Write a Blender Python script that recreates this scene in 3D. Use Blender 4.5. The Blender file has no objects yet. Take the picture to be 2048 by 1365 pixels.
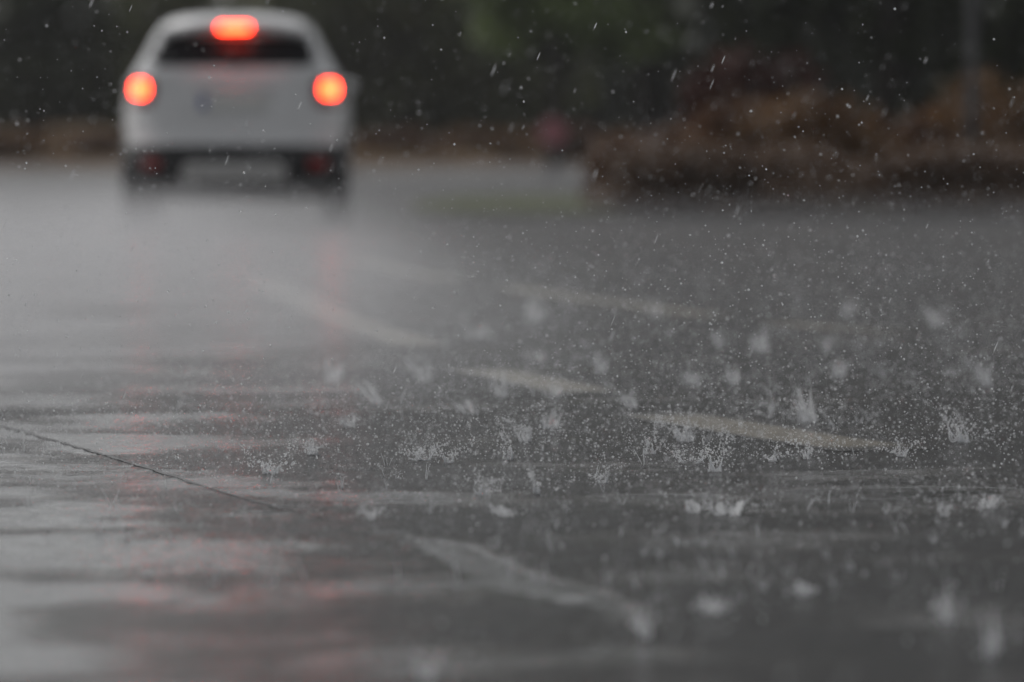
import bpy, bmesh, math, random
import numpy as np
from mathutils import Vector, Matrix, noise as mnoise

scene = bpy.context.scene
col = scene.collection
R = math.radians

# ------------------------------------------------------------------ camera
CAM_H = 0.65
cam_data = bpy.data.cameras.new('camera')
cam = bpy.data.objects.new('camera', cam_data)
col.objects.link(cam)
cam.location = (0.0, 0.0, CAM_H)
cam.rotation_euler = (R(90.0 - 2.0), 0.0, 0.0)
cam_data.lens = 200.0
cam_data.sensor_width = 36.0
cam_data.clip_start = 0.05
cam_data.clip_end = 3000.0
cam_data.dof.use_dof = True
cam_data.dof.focus_distance = 11.4
cam_data.dof.aperture_fstop = 3.5
scene.camera = cam

# ------------------------------------------------------------------ sky (rain clouds) and sun
SUN_EL, SUN_AZ = R(52.0), R(-35.0)          # azimuth measured from +Y towards +X
world = bpy.data.worlds.new('World')
scene.world = world
world.use_nodes = True
wn = world.node_tree
wn.nodes.clear()
w_out = wn.nodes.new('ShaderNodeOutputWorld')
w_bg = wn.nodes.new('ShaderNodeBackground')
w_sky = wn.nodes.new('ShaderNodeTexSky')
w_sky.sky_type = 'NISHITA'
w_sky.sun_disc = False
w_sky.sun_elevation = SUN_EL
w_sky.sun_rotation = SUN_AZ
w_sky.air_density = 1.0
w_sky.dust_density = 1.5
w_sky.ozone_density = 1.0
w_hs = wn.nodes.new('ShaderNodeHueSaturation')      # cloud cover: the blue washed out
w_hs.inputs['Saturation'].default_value = 0.12
wn.links.new(w_sky.outputs[0], w_hs.inputs['Color'])
wn.links.new(w_hs.outputs[0], w_bg.inputs['Color'])
w_bg.inputs['Strength'].default_value = 0.095
wn.links.new(w_bg.outputs[0], w_out.inputs['Surface'])

sun_data = bpy.data.lights.new('sun', 'SUN')
sun_data.energy = 1.5
sun_data.angle = R(25.0)
sun_data.color = (1.0, 0.97, 0.94)
sun = bpy.data.objects.new('sun', sun_data)
col.objects.link(sun)
sd = Vector((math.sin(SUN_AZ) * math.cos(SUN_EL), math.cos(SUN_AZ) * math.cos(SUN_EL), math.sin(SUN_EL)))
sun.rotation_euler = sd.to_track_quat('Z', 'Y').to_euler()
sun.location = sd * 60

scene.view_settings.view_transform = 'Standard'
scene.view_settings.look = 'None'
scene.view_settings.exposure = 0.0
scene.view_settings.gamma = 1.0
scene.view_settings.use_curve_mapping = False
cy = scene.cycles
cy.use_denoising = True
cy.denoiser = 'OPENIMAGEDENOISE'
cy.denoising_input_passes = 'RGB_ALBEDO_NORMAL'
cy.max_bounces = 5
cy.diffuse_bounces = 2
cy.glossy_bounces = 3
cy.transmission_bounces = 5
cy.transparent_max_bounces = 12
cy.volume_bounces = 0
cy.volume_step_rate = 2.0
cy.volume_max_steps = 64
cy.sample_clamp_indirect = 30.0
cy.use_adaptive_sampling = False

# ------------------------------------------------------------------ helpers
def tag(o, label=None, cat=None, group=None, kind=None):
    if label: o['label'] = label
    if cat: o['category'] = cat
    if group: o['group'] = group
    if kind: o['kind'] = kind
    return o

def link(name, me, mat=None, parent=None, loc=None):
    o = bpy.data.objects.new(name, me)
    col.objects.link(o)
    if mat is not None and me is not None and not me.materials:
        me.materials.append(mat)
    if parent is not None:
        o.parent = parent
    if loc is not None:
        o.location = loc
    return o

def empty(name, loc=(0, 0, 0), rz=0.0):
    o = bpy.data.objects.new(name, None)
    o.empty_display_size = 0.1
    col.objects.link(o)
    o.location = loc
    o.rotation_euler = (0, 0, rz)
    return o

def mesh(name, verts, faces, smooth=True):
    me = bpy.data.meshes.new(name)
    me.from_pydata([tuple(v) for v in verts], [], [tuple(f) for f in faces])
    if smooth:
        me.polygons.foreach_set('use_smooth', [True] * len(me.polygons))
    me.update()
    return me

def fast_mesh(name, V, F, smooth=True):
    """V (n,3) array, F (m,k) int array with k = 3 or 4"""
    me = bpy.data.meshes.new(name)
    n, (m, k) = len(V), F.shape
    me.vertices.add(n)
    me.vertices.foreach_set('co', np.ascontiguousarray(V, dtype=np.float32).ravel())
    me.loops.add(m * k)
    me.loops.foreach_set('vertex_index', np.ascontiguousarray(F, dtype=np.int32).ravel())
    me.polygons.add(m)
    me.polygons.foreach_set('loop_start', np.arange(0, m * k, k, dtype=np.int32))
    me.polygons.foreach_set('loop_total', np.full(m, k, dtype=np.int32))
    me.polygons.foreach_set('use_smooth', np.full(m, smooth, dtype=bool))
    me.update(calc_edges=True)
    return me

def new_mat(name):
    m = bpy.data.materials.new(name)
    m.use_nodes = True
    nt = m.node_tree
    nt.nodes.clear()
    out = nt.nodes.new('ShaderNodeOutputMaterial')
    return m, nt, out

def N(nt, kind, **kw):
    n = nt.nodes.new(kind)
    for k, v in kw.items():
        if k in n.inputs:
            n.inputs[k].default_value = v
        else:
            setattr(n, k, v)
    return n

def principled(name, colour, rough=0.5, metal=0.0, var=0.0, scale=8.0, bump=0.0, bscale=60.0, coat=0.0, spec=0.5, emit=None, estr=0.0):
    m, nt, out = new_mat(name)
    p = N(nt, 'ShaderNodeBsdfPrincipled')
    p.inputs['Base Color'].default_value = (*colour, 1)
    p.inputs['Roughness'].default_value = rough
    p.inputs['Metallic'].default_value = metal
    p.inputs['Specular IOR Level'].default_value = spec
    p.inputs['Coat Weight'].default_value = coat
    tc = N(nt, 'ShaderNodeTexCoord')
    if var > 0:
        nz = N(nt, 'ShaderNodeTexNoise', Scale=scale, Detail=5.0)
        nt.links.new(tc.outputs['Object'], nz.inputs['Vector'])
        rp = N(nt, 'ShaderNodeValToRGB')
        rp.color_ramp.elements[0].position = 0.3
        rp.color_ramp.elements[1].position = 0.7
        rp.color_ramp.elements[0].color = (*[c * (1 - var) for c in colour], 1)
        rp.color_ramp.elements[1].color = (*[min(1, c * (1 + var)) for c in colour], 1)
        nt.links.new(nz.outputs['Fac'], rp.inputs['Fac'])
        nt.links.new(rp.outputs['Color'], p.inputs['Base Color'])
    if bump > 0:
        nb = N(nt, 'ShaderNodeTexNoise', Scale=bscale, Detail=4.0)
        nt.links.new(tc.outputs['Object'], nb.inputs['Vector'])
        b = N(nt, 'ShaderNodeBump', Strength=bump, Distance=0.01)
        nt.links.new(nb.outputs['Fac'], b.inputs['Height'])
        nt.links.new(b.outputs[0], p.inputs['Normal'])
    if emit:
        p.inputs['Emission Color'].default_value = (*emit, 1)
        p.inputs['Emission Strength'].default_value = estr
    nt.links.new(p.outputs[0], out.inputs['Surface'])
    return m

# ------------------------------------------------------------------ materials
def road_material():
    m, nt, out = new_mat('wet_asphalt')
    L = nt.links.new
    geo = N(nt, 'ShaderNodeTexCoord')
    P = geo.outputs['Object']
    p = N(nt, 'ShaderNodeBsdfPrincipled')
    # grain colour of the aggregate
    g1 = N(nt, 'ShaderNodeTexNoise', Scale=90.0, Detail=4.0, Roughness=0.65)
    L(P, g1.inputs['Vector'])
    cr = N(nt, 'ShaderNodeValToRGB')
    cr.color_ramp.elements[0].position = 0.35
    cr.color_ramp.elements[0].color = (0.014, 0.014, 0.013, 1)
    cr.color_ramp.elements[1].position = 0.72
    cr.color_ramp.elements[1].color = (0.058, 0.057, 0.054, 1)
    L(g1.outputs['Fac'], cr.inputs['Fac'])
    L(cr.outputs[0], p.inputs['Base Color'])
    # where the water stands: broad shallow pools, and a running film on the left of the joint
    pool = N(nt, 'ShaderNodeTexNoise', Scale=1.5, Detail=4.0, Roughness=0.6)
    L(P, pool.inputs['Vector'])
    wet_attr = N(nt, 'ShaderNodeAttribute', attribute_name='film')
    add = N(nt, 'ShaderNodeMath', operation='ADD')
    L(pool.outputs['Fac'], add.inputs[0])
    L(wet_attr.outputs['Fac'], add.inputs[1])
    mr = N(nt, 'ShaderNodeMapRange', interpolation_type='SMOOTHSTEP')
    mr.inputs['From Min'].default_value = 0.46
    mr.inputs['From Max'].default_value = 0.72
    L(add.outputs[0], mr.inputs['Value'])
    film = mr.outputs[0]
    rr = N(nt, 'ShaderNodeMapRange')
    rr.inputs['To Min'].default_value = 0.25
    rr.inputs['To Max'].default_value = 0.09
    L(film, rr.inputs['Value'])
    L(rr.outputs[0], p.inputs['Roughness'])
    p.inputs['IOR'].default_value = 1.33
    # relief: stones standing out of the film, rain-pocked ripples on it
    b1 = N(nt, 'ShaderNodeTexVoronoi', Scale=130.0)
    L(P, b1.inputs['Vector'])
    b2 = N(nt, 'ShaderNodeTexNoise', Scale=45.0, Detail=5.0, Roughness=0.6)
    L(P, b2.inputs['Vector'])
    b3 = N(nt, 'ShaderNodeTexNoise', Scale=22.0, Detail=5.0, Roughness=0.66, Distortion=0.6)
    L(P, b3.inputs['Vector'])
    stone = N(nt, 'ShaderNodeMath', operation='MULTIPLY_ADD')
    stone.inputs[1].default_value = 0.6
    L(b1.outputs['Distance'], stone.inputs[0])
    L(b2.outputs['Fac'], stone.inputs[2])
    mixh = N(nt, 'ShaderNodeMix', data_type='FLOAT')
    L(film, mixh.inputs[0])
    L(stone.outputs[0], mixh.inputs[2])
    calm = N(nt, 'ShaderNodeMath', operation='MULTIPLY')
    calm.inputs[1].default_value = 0.10
    L(b3.outputs['Fac'], calm.inputs[0])
    L(calm.outputs[0], mixh.inputs[3])
    bump = N(nt, 'ShaderNodeBump', Strength=1.0, Distance=0.042)
    L(mixh.outputs[0], bump.inputs['Height'])
    L(bump.outputs[0], p.inputs['Normal'])
    L(p.outputs[0], out.inputs['Surface'])
    return m

M = {}
M['road'] = road_material()

def paint_material():
    m, nt, out = new_mat('worn_road_paint')
    L = nt.links.new
    geo = N(nt, 'ShaderNodeTexCoord')
    p = N(nt, 'ShaderNodeBsdfPrincipled', Roughness=0.22)
    p.inputs['IOR'].default_value = 1.33
    nz = N(nt, 'ShaderNodeTexNoise', Scale=30.0, Detail=6.0, Roughness=0.7)
    L(geo.outputs['Object'], nz.inputs['Vector'])
    wr = N(nt, 'ShaderNodeAttribute', attribute_name='wear')
    mu = N(nt, 'ShaderNodeMath', operation='MULTIPLY')
    L(nz.outputs['Fac'], mu.inputs[0]); L(wr.outputs['Fac'], mu.inputs[1])
    cr = N(nt, 'ShaderNodeValToRGB')
    cr.color_ramp.elements[0].position = 0.20
    cr.color_ramp.elements[0].color = (0.045, 0.044, 0.042, 1)
    cr.color_ramp.elements[1].position = 0.62
    cr.color_ramp.elements[1].color = (0.25, 0.225, 0.18, 1)
    L(mu.outputs[0], cr.inputs['Fac'])
    L(cr.outputs[0], p.inputs['Base Color'])
    b2 = N(nt, 'ShaderNodeTexNoise', Scale=60.0, Detail=5.0)
    L(geo.outputs['Object'], b2.inputs['Vector'])
    b = N(nt, 'ShaderNodeBump', Strength=1.0, Distance=0.0015)
    L(b2.outputs['Fac'], b.inputs['Height'])
    L(b.outputs[0], p.inputs['Normal'])
    L(p.outputs[0], out.inputs['Surface'])
    return m
M['paint'] = paint_material()

def leaf_material(name, ca, cb, scale=1.5):
    m, nt, out = new_mat(name)
    L = nt.links.new
    tc = N(nt, 'ShaderNodeTexCoord')
    nz = N(nt, 'ShaderNodeTexNoise', Scale=scale, Detail=3.0)
    L(tc.outputs['Object'], nz.inputs['Vector'])
    cr = N(nt, 'ShaderNodeValToRGB')
    cr.color_ramp.elements[0].position = 0.36
    cr.color_ramp.elements[1].position = 0.64
    cr.color_ramp.elements[0].color = (*ca, 1)
    cr.color_ramp.elements[1].color = (*cb, 1)
    L(nz.outputs['Fac'], cr.inputs['Fac'])
    p = N(nt, 'ShaderNodeBsdfPrincipled', Roughness=0.5)
    L(cr.outputs[0], p.inputs['Base Color'])
    t = N(nt, 'ShaderNodeBsdfTranslucent')
    L(cr.outputs[0], t.inputs['Color'])
    mx = N(nt, 'ShaderNodeMixShader', Fac=0.3)
    L(p.outputs[0], mx.inputs[1])
    L(t.outputs[0], mx.inputs[2])
    L(mx.outputs[0], out.inputs['Surface'])
    return m

def water_material(name, white, clear):
    """splashing water: clear body, the light scattered by its broken surface and air bubbles"""
    m, nt, out = new_mat(name)
    L = nt.links.new
    gl = N(nt, 'ShaderNodeBsdfGlass', Roughness=0.02, IOR=1.33)
    df = N(nt, 'ShaderNodeBsdfDiffuse')
    df.inputs['Color'].default_value = (0.94, 0.95, 0.97, 1)
    tr = N(nt, 'ShaderNodeBsdfTranslucent')
    tr.inputs['Color'].default_value = (0.94, 0.95, 0.97, 1)
    a = N(nt, 'ShaderNodeMixShader', Fac=0.5)
    L(df.outputs[0], a.inputs[1]); L(tr.outputs[0], a.inputs[2])
    b = N(nt, 'ShaderNodeMixShader', Fac=white)
    L(gl.outputs[0], b.inputs[1]); L(a.outputs[0], b.inputs[2])
    if clear > 0:
        tp = N(nt, 'ShaderNodeBsdfTransparent')
        c = N(nt, 'ShaderNodeMixShader', Fac=clear)
        L(b.outputs[0], c.inputs[1]); L(tp.outputs[0], c.inputs[2])
        L(c.outputs[0], out.inputs['Surface'])
    else:
        L(b.outputs[0], out.inputs['Surface'])
    return m
M['water'] = water_material('splash_water', 0.85, 0.0)
M['sheet'] = water_material('splash_water_sheet', 0.75, 0.5)
M['sheet_thin'] = water_material('splash_water_thin_sheet', 0.6, 0.72)
M['drop'] = water_material('droplet_water', 0.5, 0.0)

M['grass'] = principled('verge_grass', (0.06, 0.07, 0.028), 1.0, spec=0.03, var=0.4, scale=3, bump=0.6, bscale=30)
M['litter'] = principled('leaf_litter', (0.085, 0.055, 0.03), 1.0, spec=0.03, var=.5, scale=1.2)
M['soil'] = principled('meadow_ground', (0.05, 0.05, 0.025), 1.0, spec=0.03, var=0.4, scale=0.6)
M['tar'] = principled('tar_joint', (0.035, 0.034, 0.033), 0.4, spec=0.35, bump=.5, bscale=80)
M['kerb'] = principled('wet_kerb_stone', (0.08, 0.078, 0.075), 0.8, spec=0.1, var=0.25, scale=5)
M['bark'] = principled('wet_bark', (0.035, 0.028, 0.022), 0.7, var=0.4, scale=6, bump=0.6)
M['leaf_dark'] = leaf_material('dark_foliage', (0.018, 0.026, 0.009), (0.046, 0.058, 0.018))
M['leaf_olive'] = leaf_material('olive_foliage', (0.05, 0.06, 0.02), (0.11, 0.12, 0.04))
M['leaf_green'] = leaf_material('light_green_foliage', (0.11, 0.15, 0.045), (0.20, 0.27, 0.085))
M['leaf_brown'] = leaf_material('autumn_brown_foliage', (0.11, 0.056, 0.032), (0.19, 0.10, 0.05))
M['leaf_misted'] = leaf_material('mist_greyed_foliage', (0.13, 0.085, 0.06), (0.22, 0.15, 0.105))  # brown leaves with the pale veil of spray mist mixed into their colour
M['leaf_red'] = leaf_material('autumn_red_foliage', (0.035, 0.012, 0.012), (0.09, 0.03, 0.02))
M['leaf_orange'] = leaf_material('autumn_orange_foliage', (0.13, 0.07, 0.032), (0.24, 0.135, 0.06))
M['galv'] = principled('galvanised_post', (0.06, 0.058, 0.062), 0.6, metal=0.2, var=0.15)
M['white_paint'] = principled('white_car_paint', (0.66, 0.66, 0.665), 0.35, coat=0.3, var=0.03, scale=3)
M['black_plastic'] = principled('black_bumper_plastic', (0.022, 0.022, 0.024), 0.45, var=0.2, scale=40)
M['silver'] = principled('silver_skid_plate', (0.62, 0.61, 0.6), 0.35, metal=0.2, var=0.05)
M['glass'] = principled('dark_tinted_glass', (0.012, 0.012, 0.014), 0.3, spec=0.12, bump=.25, bscale=40)
M['rubber'] = principled('wet_tyre_rubber', (0.018, 0.018, 0.018), 0.5, bump=0.3)
M['alloy'] = principled('alloy_rim', (0.45, 0.45, 0.46), 0.3, metal=0.9)
M['lens_red'] = principled('red_lamp_lens', (0.16, 0.012, 0.012), 0.12, coat=0.5)
M['refl_red'] = principled('red_reflector', (0.30, 0.02, 0.02), 0.2, coat=0.3)
M['brake'] = principled('lit_brake_lamp', (0.4, 0.02, 0.02), 0.2, emit=(1.0, 0.035, 0.009), estr=30.0)
M['plate'] = principled('number_plate_white', (0.62, 0.62, 0.6), 0.35)
M['plate_blue'] = principled('number_plate_blue', (0.02, 0.05, 0.30), 0.35)
M['chrome'] = principled('chrome_trim', (0.5, 0.5, 0.5), 0.15, metal=1.0)
M['pink'] = principled('faded_red_disc', (0.36, 0.13, 0.15), 0.4, var=0.1)

# ------------------------------------------------------------------ ground and road
g = fast_mesh('ground', np.array([(-400, -60, -0.06), (400, -60, -0.06), (400, 700, -0.06), (-400, 700, -0.06)], float), np.array([[0, 1, 2, 3]]))
tag(link('ground', g, M['soil']), kind='structure')

SEAM = [(-2.6, 17.5), (-1.85, 15.2), (-1.174, 13.05), (-0.93, 12.1), (-0.722, 11.34), (-0.533, 10.57), (-0.33, 9.85), (-0.14, 9.19), (-0.018, 8.55), (0.186, 7.66), (0.42, 6.7), (0.9, 4.5)]
sy = np.array([q[1] for q in SEAM][::-1]); sx = np.array([q[0] for q in SEAM][::-1])

rng = np.random.default_rng(4)
_k = [(rng.uniform(0.4, 2.6), rng.uniform(0, 6.28), rng.uniform(0, 6.28)) for _ in range(14)]
# rain-beaten ripples on the water film: short waves of random heading
_w = [(2 * math.pi / rng.uniform(.045, .16), rng.uniform(0, 6.28), rng.uniform(0, 6.28)) for _ in range(26)]
_p = [(rng.uniform(0.8, 3.2), rng.uniform(0, 6.28), rng.uniform(0, 6.28)) for _ in range(8)]

_r = random.Random(8)
RINGS = []
for _i in range(150):
    _y = 8.4 + 7.5 * _r.random()
    RINGS.append((_r.uniform(-.095, .095) * _y, _y, _r.uniform(.03, .13), _r.uniform(.0004, .0010)))

def road_h(x, y):
    x = np.asarray(x, float); y = np.asarray(y, float)
    h = np.zeros(np.broadcast(x, y).shape)
    for f, a, ph in _k:
        h = h + 0.0011 / f * np.sin(f * 2.2 * (x * math.cos(a) + y * math.sin(a)) + ph)
    rip = np.zeros_like(h); patch = np.zeros_like(h)
    for k, a, ph in _w:
        rip = rip + (0.010 / k) * np.sin(k * (x * math.cos(a) + y * math.sin(a)) + ph)
    for f, a, ph in _p:
        patch = patch + np.sin(f * (x * math.cos(a) + y * math.sin(a)) + ph)
    amp = np.clip(.75 + .22 * patch, .25, 1.5)
    h = h + rip * amp * np.clip((19.0 - y) / 3.0, 0, 1) * np.clip((y - 5.0) / 1.0, 0, 1) * np.clip((1.75 - np.abs(x)) / .3, 0, 1)
    for cx_, cy_, r0_, a_ in RINGS:                    # rings spreading from where drops have struck
        if x.ndim == 0:
            if abs(x - cx_) > .25 or abs(y - cy_) > .25: continue
            rr_ = math.hypot(x - cx_, y - cy_) - r0_
            h = h + a_ * math.cos(rr_ * 140) * math.exp(-(rr_ / .035) ** 2)
        else:
            sel = (np.abs(x - cx_) < .25) & (np.abs(y - cy_) < .25)
            if not sel.any(): continue
            rr_ = np.hypot(x[sel] - cx_, y[sel] - cy_) - r0_
            h[sel] += a_ * np.cos(rr_ * 140) * np.exp(-(rr_ / .035) ** 2)
    d = x - np.interp(y, sy, sx)                       # distance to the joint, + is to its right
    ridge = np.clip((9.6 - y) / .6, 0, 1) * np.clip((y - 7.35) / .3, 0, 1) * (.65 + .35 * np.sin(y * 6.3 + 1))
    h = h + ridge * 0.006 * np.exp(-(d / 0.06) ** 2)
    return h

xs = np.concatenate([np.linspace(-16, -2.0, 30), np.linspace(-1.9, 1.9, 330), np.linspace(2.0, 16, 30)])
ys = np.concatenate([np.linspace(-6, 4.9, 12), np.linspace(5, 8.5, 200), np.linspace(8.515, 13, 310), np.linspace(13.02, 19, 250), np.linspace(19.1, 60, 120), np.linspace(61, 230, 60)])
GX, GY = np.meshgrid(xs, ys)
GZ = road_h(GX, GY)
V = np.stack([GX.ravel(), GY.ravel(), GZ.ravel()], 1)
nx, ny = len(xs), len(ys)
idx = np.arange(nx * ny).reshape(ny, nx)
F = np.stack([idx[:-1, :-1].ravel(), idx[:-1, 1:].ravel(), idx[1:, 1:].ravel(), idx[1:, :-1].ravel()], 1)
rm = fast_mesh('road', V, F)
fa = rm.attributes.new('film', 'FLOAT', 'POINT')
dseam = V[:, 0] - np.interp(V[:, 1], sy, sx)
film = 0.14 / (1 + np.exp(dseam / 0.4))
film += 0.03 * np.clip((11.0 - V[:, 1]) / 3.0, 0, 1) * np.clip(-V[:, 0] / .5, 0, 1)
film += 0.22 * np.exp(-(((V[:, 0] - 0.85) / 0.36) ** 2 + ((V[:, 1] - 10.6) / 0.7) ** 2))
film += .26 * np.exp(-((dseam + .01) / .05) ** 2) * np.clip((9.5 - V[:, 1]) / .7, 0, 1) * np.clip((V[:, 1] - 7.4) / .5, 0, 1)
film += .085 * np.clip((-.3 - V[:, 0]) / .5, 0, 1)
fa.data.foreach_set('value', film.astype(np.float32))
road = tag(link('road', rm, M['road']), kind='structure')

def marking(points, width, name='lane_marking'):
    """painted line along a polyline, worn away towards its edges and lying under the same water film"""
    P2 = np.array(points, float)
    seg = np.r_[0, np.cumsum(np.hypot(*np.diff(P2, axis=0).T))]
    n = max(8, int(seg[-1] / .02)) if P2[:, 1].min() < 19 else max(8, int(seg[-1] / .08))
    t = np.linspace(0, seg[-1], n)
    C = np.stack([np.interp(t, seg, P2[:, 0]), np.interp(t, seg, P2[:, 1])], 1)
    T = np.gradient(C, axis=0); T /= np.linalg.norm(T, axis=1)[:, None]
    K = 13
    u = np.linspace(-1, 1, K)
    X = C[:, None, 0] + T[:, None, 1] * u[None] * width / 2
    Y = C[:, None, 1] - T[:, None, 0] * u[None] * width / 2
    Z = road_h(X, Y) + .0012
    Vv = np.stack([X.ravel(), Y.ravel(), Z.ravel()], 1)
    ii = np.arange(n * K).reshape(n, K)
    Ff = np.stack([ii[:-1, :-1].ravel(), ii[:-1, 1:].ravel(), ii[1:, 1:].ravel(), ii[1:, :-1].ravel()], 1)
    me = fast_mesh(name, Vv, Ff)
    at = me.attributes.new('wear', 'FLOAT', 'POINT')
    end = np.minimum(t, seg[-1] - t) / .22
    w_ = np.minimum(1, np.minimum((1 - np.abs(u))[None] / .35, end[:, None]))
    at.data.foreach_set('value', w_.ravel().astype(np.float32))
    return link(name, me, M['paint'], road)

A = [(0.80, 12.0), (0.56, 12.75), (0.33, 13.7)]
marking(A, 0.24)
marking([(0.22, 14.75), (-0.12, 16.3)], 0.22)
marking([(-0.28, 18.0), (-0.60, 20.7), (-1.19, 26.9)], 0.22)
marking([(1.36, 19.3), (0.92, 20.8)], 0.22)
marking([(0.78, 21.2), (0.32, 23.5), (-0.05, 25.6)], 0.22)
marking([(-0.25, 26.6), (-0.62, 29.4), (-0.9, 32)], 0.22)

# tar joint in the asphalt on the left
ty = np.linspace(8.9, 17.3, 600)
tx = np.interp(ty, sy, sx)
jr = np.random.default_rng(3)
wob = np.interp(ty, np.linspace(8.9, 17.3, 90), jr.uniform(-1, 1, 90))
tx = tx + .004 * np.interp(ty, np.linspace(8.9, 17.3, 60), jr.uniform(-1, 1, 60))
tw = (.006 + .003 * wob) * np.clip((ty - 8.9) / 2.5, .1, 1)
u = np.linspace(-1, 1, 5)
X = tx[:, None] + u[None] * tw[:, None]; Y = ty[:, None] + 0 * u[None]
Z = road_h(X, Y) + .0012
ii = np.arange(X.size).reshape(X.shape)
link('tar_joint', fast_mesh('tar_joint', np.stack([X.ravel(), Y.ravel(), Z.ravel()], 1), np.stack([ii[:-1, :-1].ravel(), ii[:-1, 1:].ravel(), ii[1:, 1:].ravel(), ii[1:, :-1].ravel()], 1)), M['tar'], road)

# verge island with its kerb
def island(pts, h=0.12):
    verts, faces = [], []
    n = len(pts)
    for x, y in pts: verts.append((x, y, -0.02))
    for x, y in pts: verts.append((x, y, h))
    for i in range(n):
        j = (i + 1) % n
        faces.append((i, j, n + j, n + i))
    faces.append(tuple(range(n, 2 * n)))
    return verts, faces
isl = [(-0.55, 49.2), (0.6, 48.6), (4, 48.2), (9, 48.0), (16.5, 47.8), (16.5, 70), (6, 68.5), (1.0, 67.0), (-0.6, 65.5), (-1.0, 58), (-0.9, 51)]
v, f = island(isl, 0.045)
tag(link('verge', mesh('verge', v, f, False), M['grass']), kind='structure')
inner = isl
kv, kf = [], []
n = len(isl)
cx = sum(p[0] for p in isl) / n; cyy = sum(p[1] for p in isl) / n
for i, (x, y) in enumerate(isl):
    d = Vector((x - cx, y - cyy)).normalized() * 0.14
    kv += [(x + d.x, y + d.y, -0.02), (x + d.x, y + d.y, 0.045), (x - d.x * 0.1, y - d.y * 0.1, 0.05)]
for i in range(n):
    j = (i + 1) % n
    kf += [(i * 3, j * 3, j * 3 + 1, i * 3 + 1), (i * 3 + 1, j * 3 + 1, j * 3 + 2, i * 3 + 2)]
tag(link('kerb', mesh('kerb', kv, kf, False), M['kerb']), kind='structure')
# bank on the far side of the road
bx = np.linspace(-60, 60, 60); bd = np.array([0, 3, 8, 16, 30, 60, 120, 300.])
bz = np.array([-0.05, 0.25, 0.5, 0.7, 0.9, 1.2, 1.6, 2.0])
BV, BF = [], []
for xx in bx:
    e = 134 + 0.15 * xx + (max(0, xx + 2) * 2.2 if xx > -2 else 0) * 0.9 + 3 * math.sin(xx * 0.3)
    for d, z in zip(bd, bz):
        BV.append((xx * (1 + d / 200), e + d, z + 0.1 * math.sin(xx * 1.3 + d)))
for i in range(len(bx) - 1):
    for k in range(len(bd) - 1):
        a = i * len(bd) + k
        BF.append((a, a + len(bd), a + len(bd) + 1, a + 1))
tag(link('bank', mesh('bank', BV, BF), M['litter']), kind='structure')

# ------------------------------------------------------------------ vegetation
def leaf_cloud(name, clumps, n, size, seed, squash=1.0):
    """n small leaf faces spread through the volume of the clumps (cx,cy,cz,rx,ry,rz)"""
    r = np.random.default_rng(seed)
    w = np.array([c[3] * c[4] * c[5] for c in clumps]); w = w / w.sum()
    ci = r.choice(len(clumps), n, p=w)
    C = np.array(clumps)[ci]
    d = r.normal(size=(n, 3)); d /= np.linalg.norm(d, axis=1)[:, None]
    rad = r.uniform(0.25, 1.0, n) ** 0.5 * (1 + 0.12 * r.normal(size=n))
    P = C[:, :3] + d * rad[:, None] * C[:, 3:6]
    a = r.normal(size=(n, 3)); a /= np.linalg.norm(a, axis=1)[:, None]
    b = np.cross(a, r.normal(size=(n, 3))); b /= np.linalg.norm(b, axis=1)[:, None]
    s = size * r.uniform(0.6, 1.4, n)[:, None]
    Vv = np.stack([P - a * s, P + b * s * 0.5, P + a * s, P - b * s * 0.5], 1).reshape(-1, 3)
    Vv[:, 2] = np.maximum(Vv[:, 2], 0.02)
    Ff = np.arange(4 * n).reshape(n, 4)
    return fast_mesh(name, Vv, Ff, False)

def tube(path, radii, seg=8):
    verts, faces = [], []
    path = [Vector(p) for p in path]
    for i, p in enumerate(path):
        t = (path[min(i + 1, len(path) - 1)] - path[max(i - 1, 0)]).normalized()
        u = t.orthogonal().normalized(); w = t.cross(u)
        for k in range(seg):
            a = 2 * math.pi * k / seg
            verts.append(p + (u * math.cos(a) + w * math.sin(a)) * radii[i])
    for i in range(len(path) - 1):
        for k in range(seg):
            k2 = (k + 1) % seg
            faces.append((i * seg + k, i * seg + k2, (i + 1) * seg + k2, (i + 1) * seg + k))
    faces.append(tuple(range(seg - 1, -1, -1)))
    faces.append(tuple(range((len(path) - 1) * seg, len(path) * seg)))
    return verts, faces

def merge(parts):
    V_, F_ = [], []
    for v_, f_ in parts:
        o = len(V_)
        V_ += list(v_)
        F_ += [tuple(i + o for i in q) for q in f_]
    return V_, F_

def tree_meshes(seed, h, crown_r, base, nleaf, leaf, trunk_r):
    r = random.Random(seed)
    parts = [tube([(0, 0, -0.1), (r.uniform(-.1, .1), r.uniform(-.1, .1), h * .3), (r.uniform(-.25, .25), r.uniform(-.25, .25), h * .6), (0, 0, h * .92)],
                  [trunk_r * 1.25, trunk_r, trunk_r * .7, trunk_r * .15], 10)]
    clumps = []
    nb = 12
    for i in range(nb):
        t = i / (nb - 1)
        z0 = base + (h * .75 - base) * t
        ang = i * 2.4 + r.uniform(-.4, .4)
        ln = crown_r * (0.95 - 0.45 * t) * r.uniform(.7, 1.1)
        e = (math.cos(ang) * ln, math.sin(ang) * ln, z0 + ln * .35)
        parts.append(tube([(0, 0, z0), (e[0] * .5, e[1] * .5, z0 + ln * .22), e], [trunk_r * .4, trunk_r * .26, trunk_r * .06], 6))
        clumps.append((e[0] * .85, e[1] * .85, e[2], crown_r * r.uniform(.35, .55), crown_r * r.uniform(.35, .55), crown_r * r.uniform(.28, .42)))
        clumps.append((e[0] * .4, e[1] * .4, e[2] + .2, crown_r * .42, crown_r * .42, crown_r * .36))
    clumps.append((0, 0, h * .9, crown_r * .4, crown_r * .4, h * .12))
    tv, tf = merge(parts)
    return mesh('trunk', tv, tf), leaf_cloud('crown', clumps, nleaf, leaf, seed)

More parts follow.
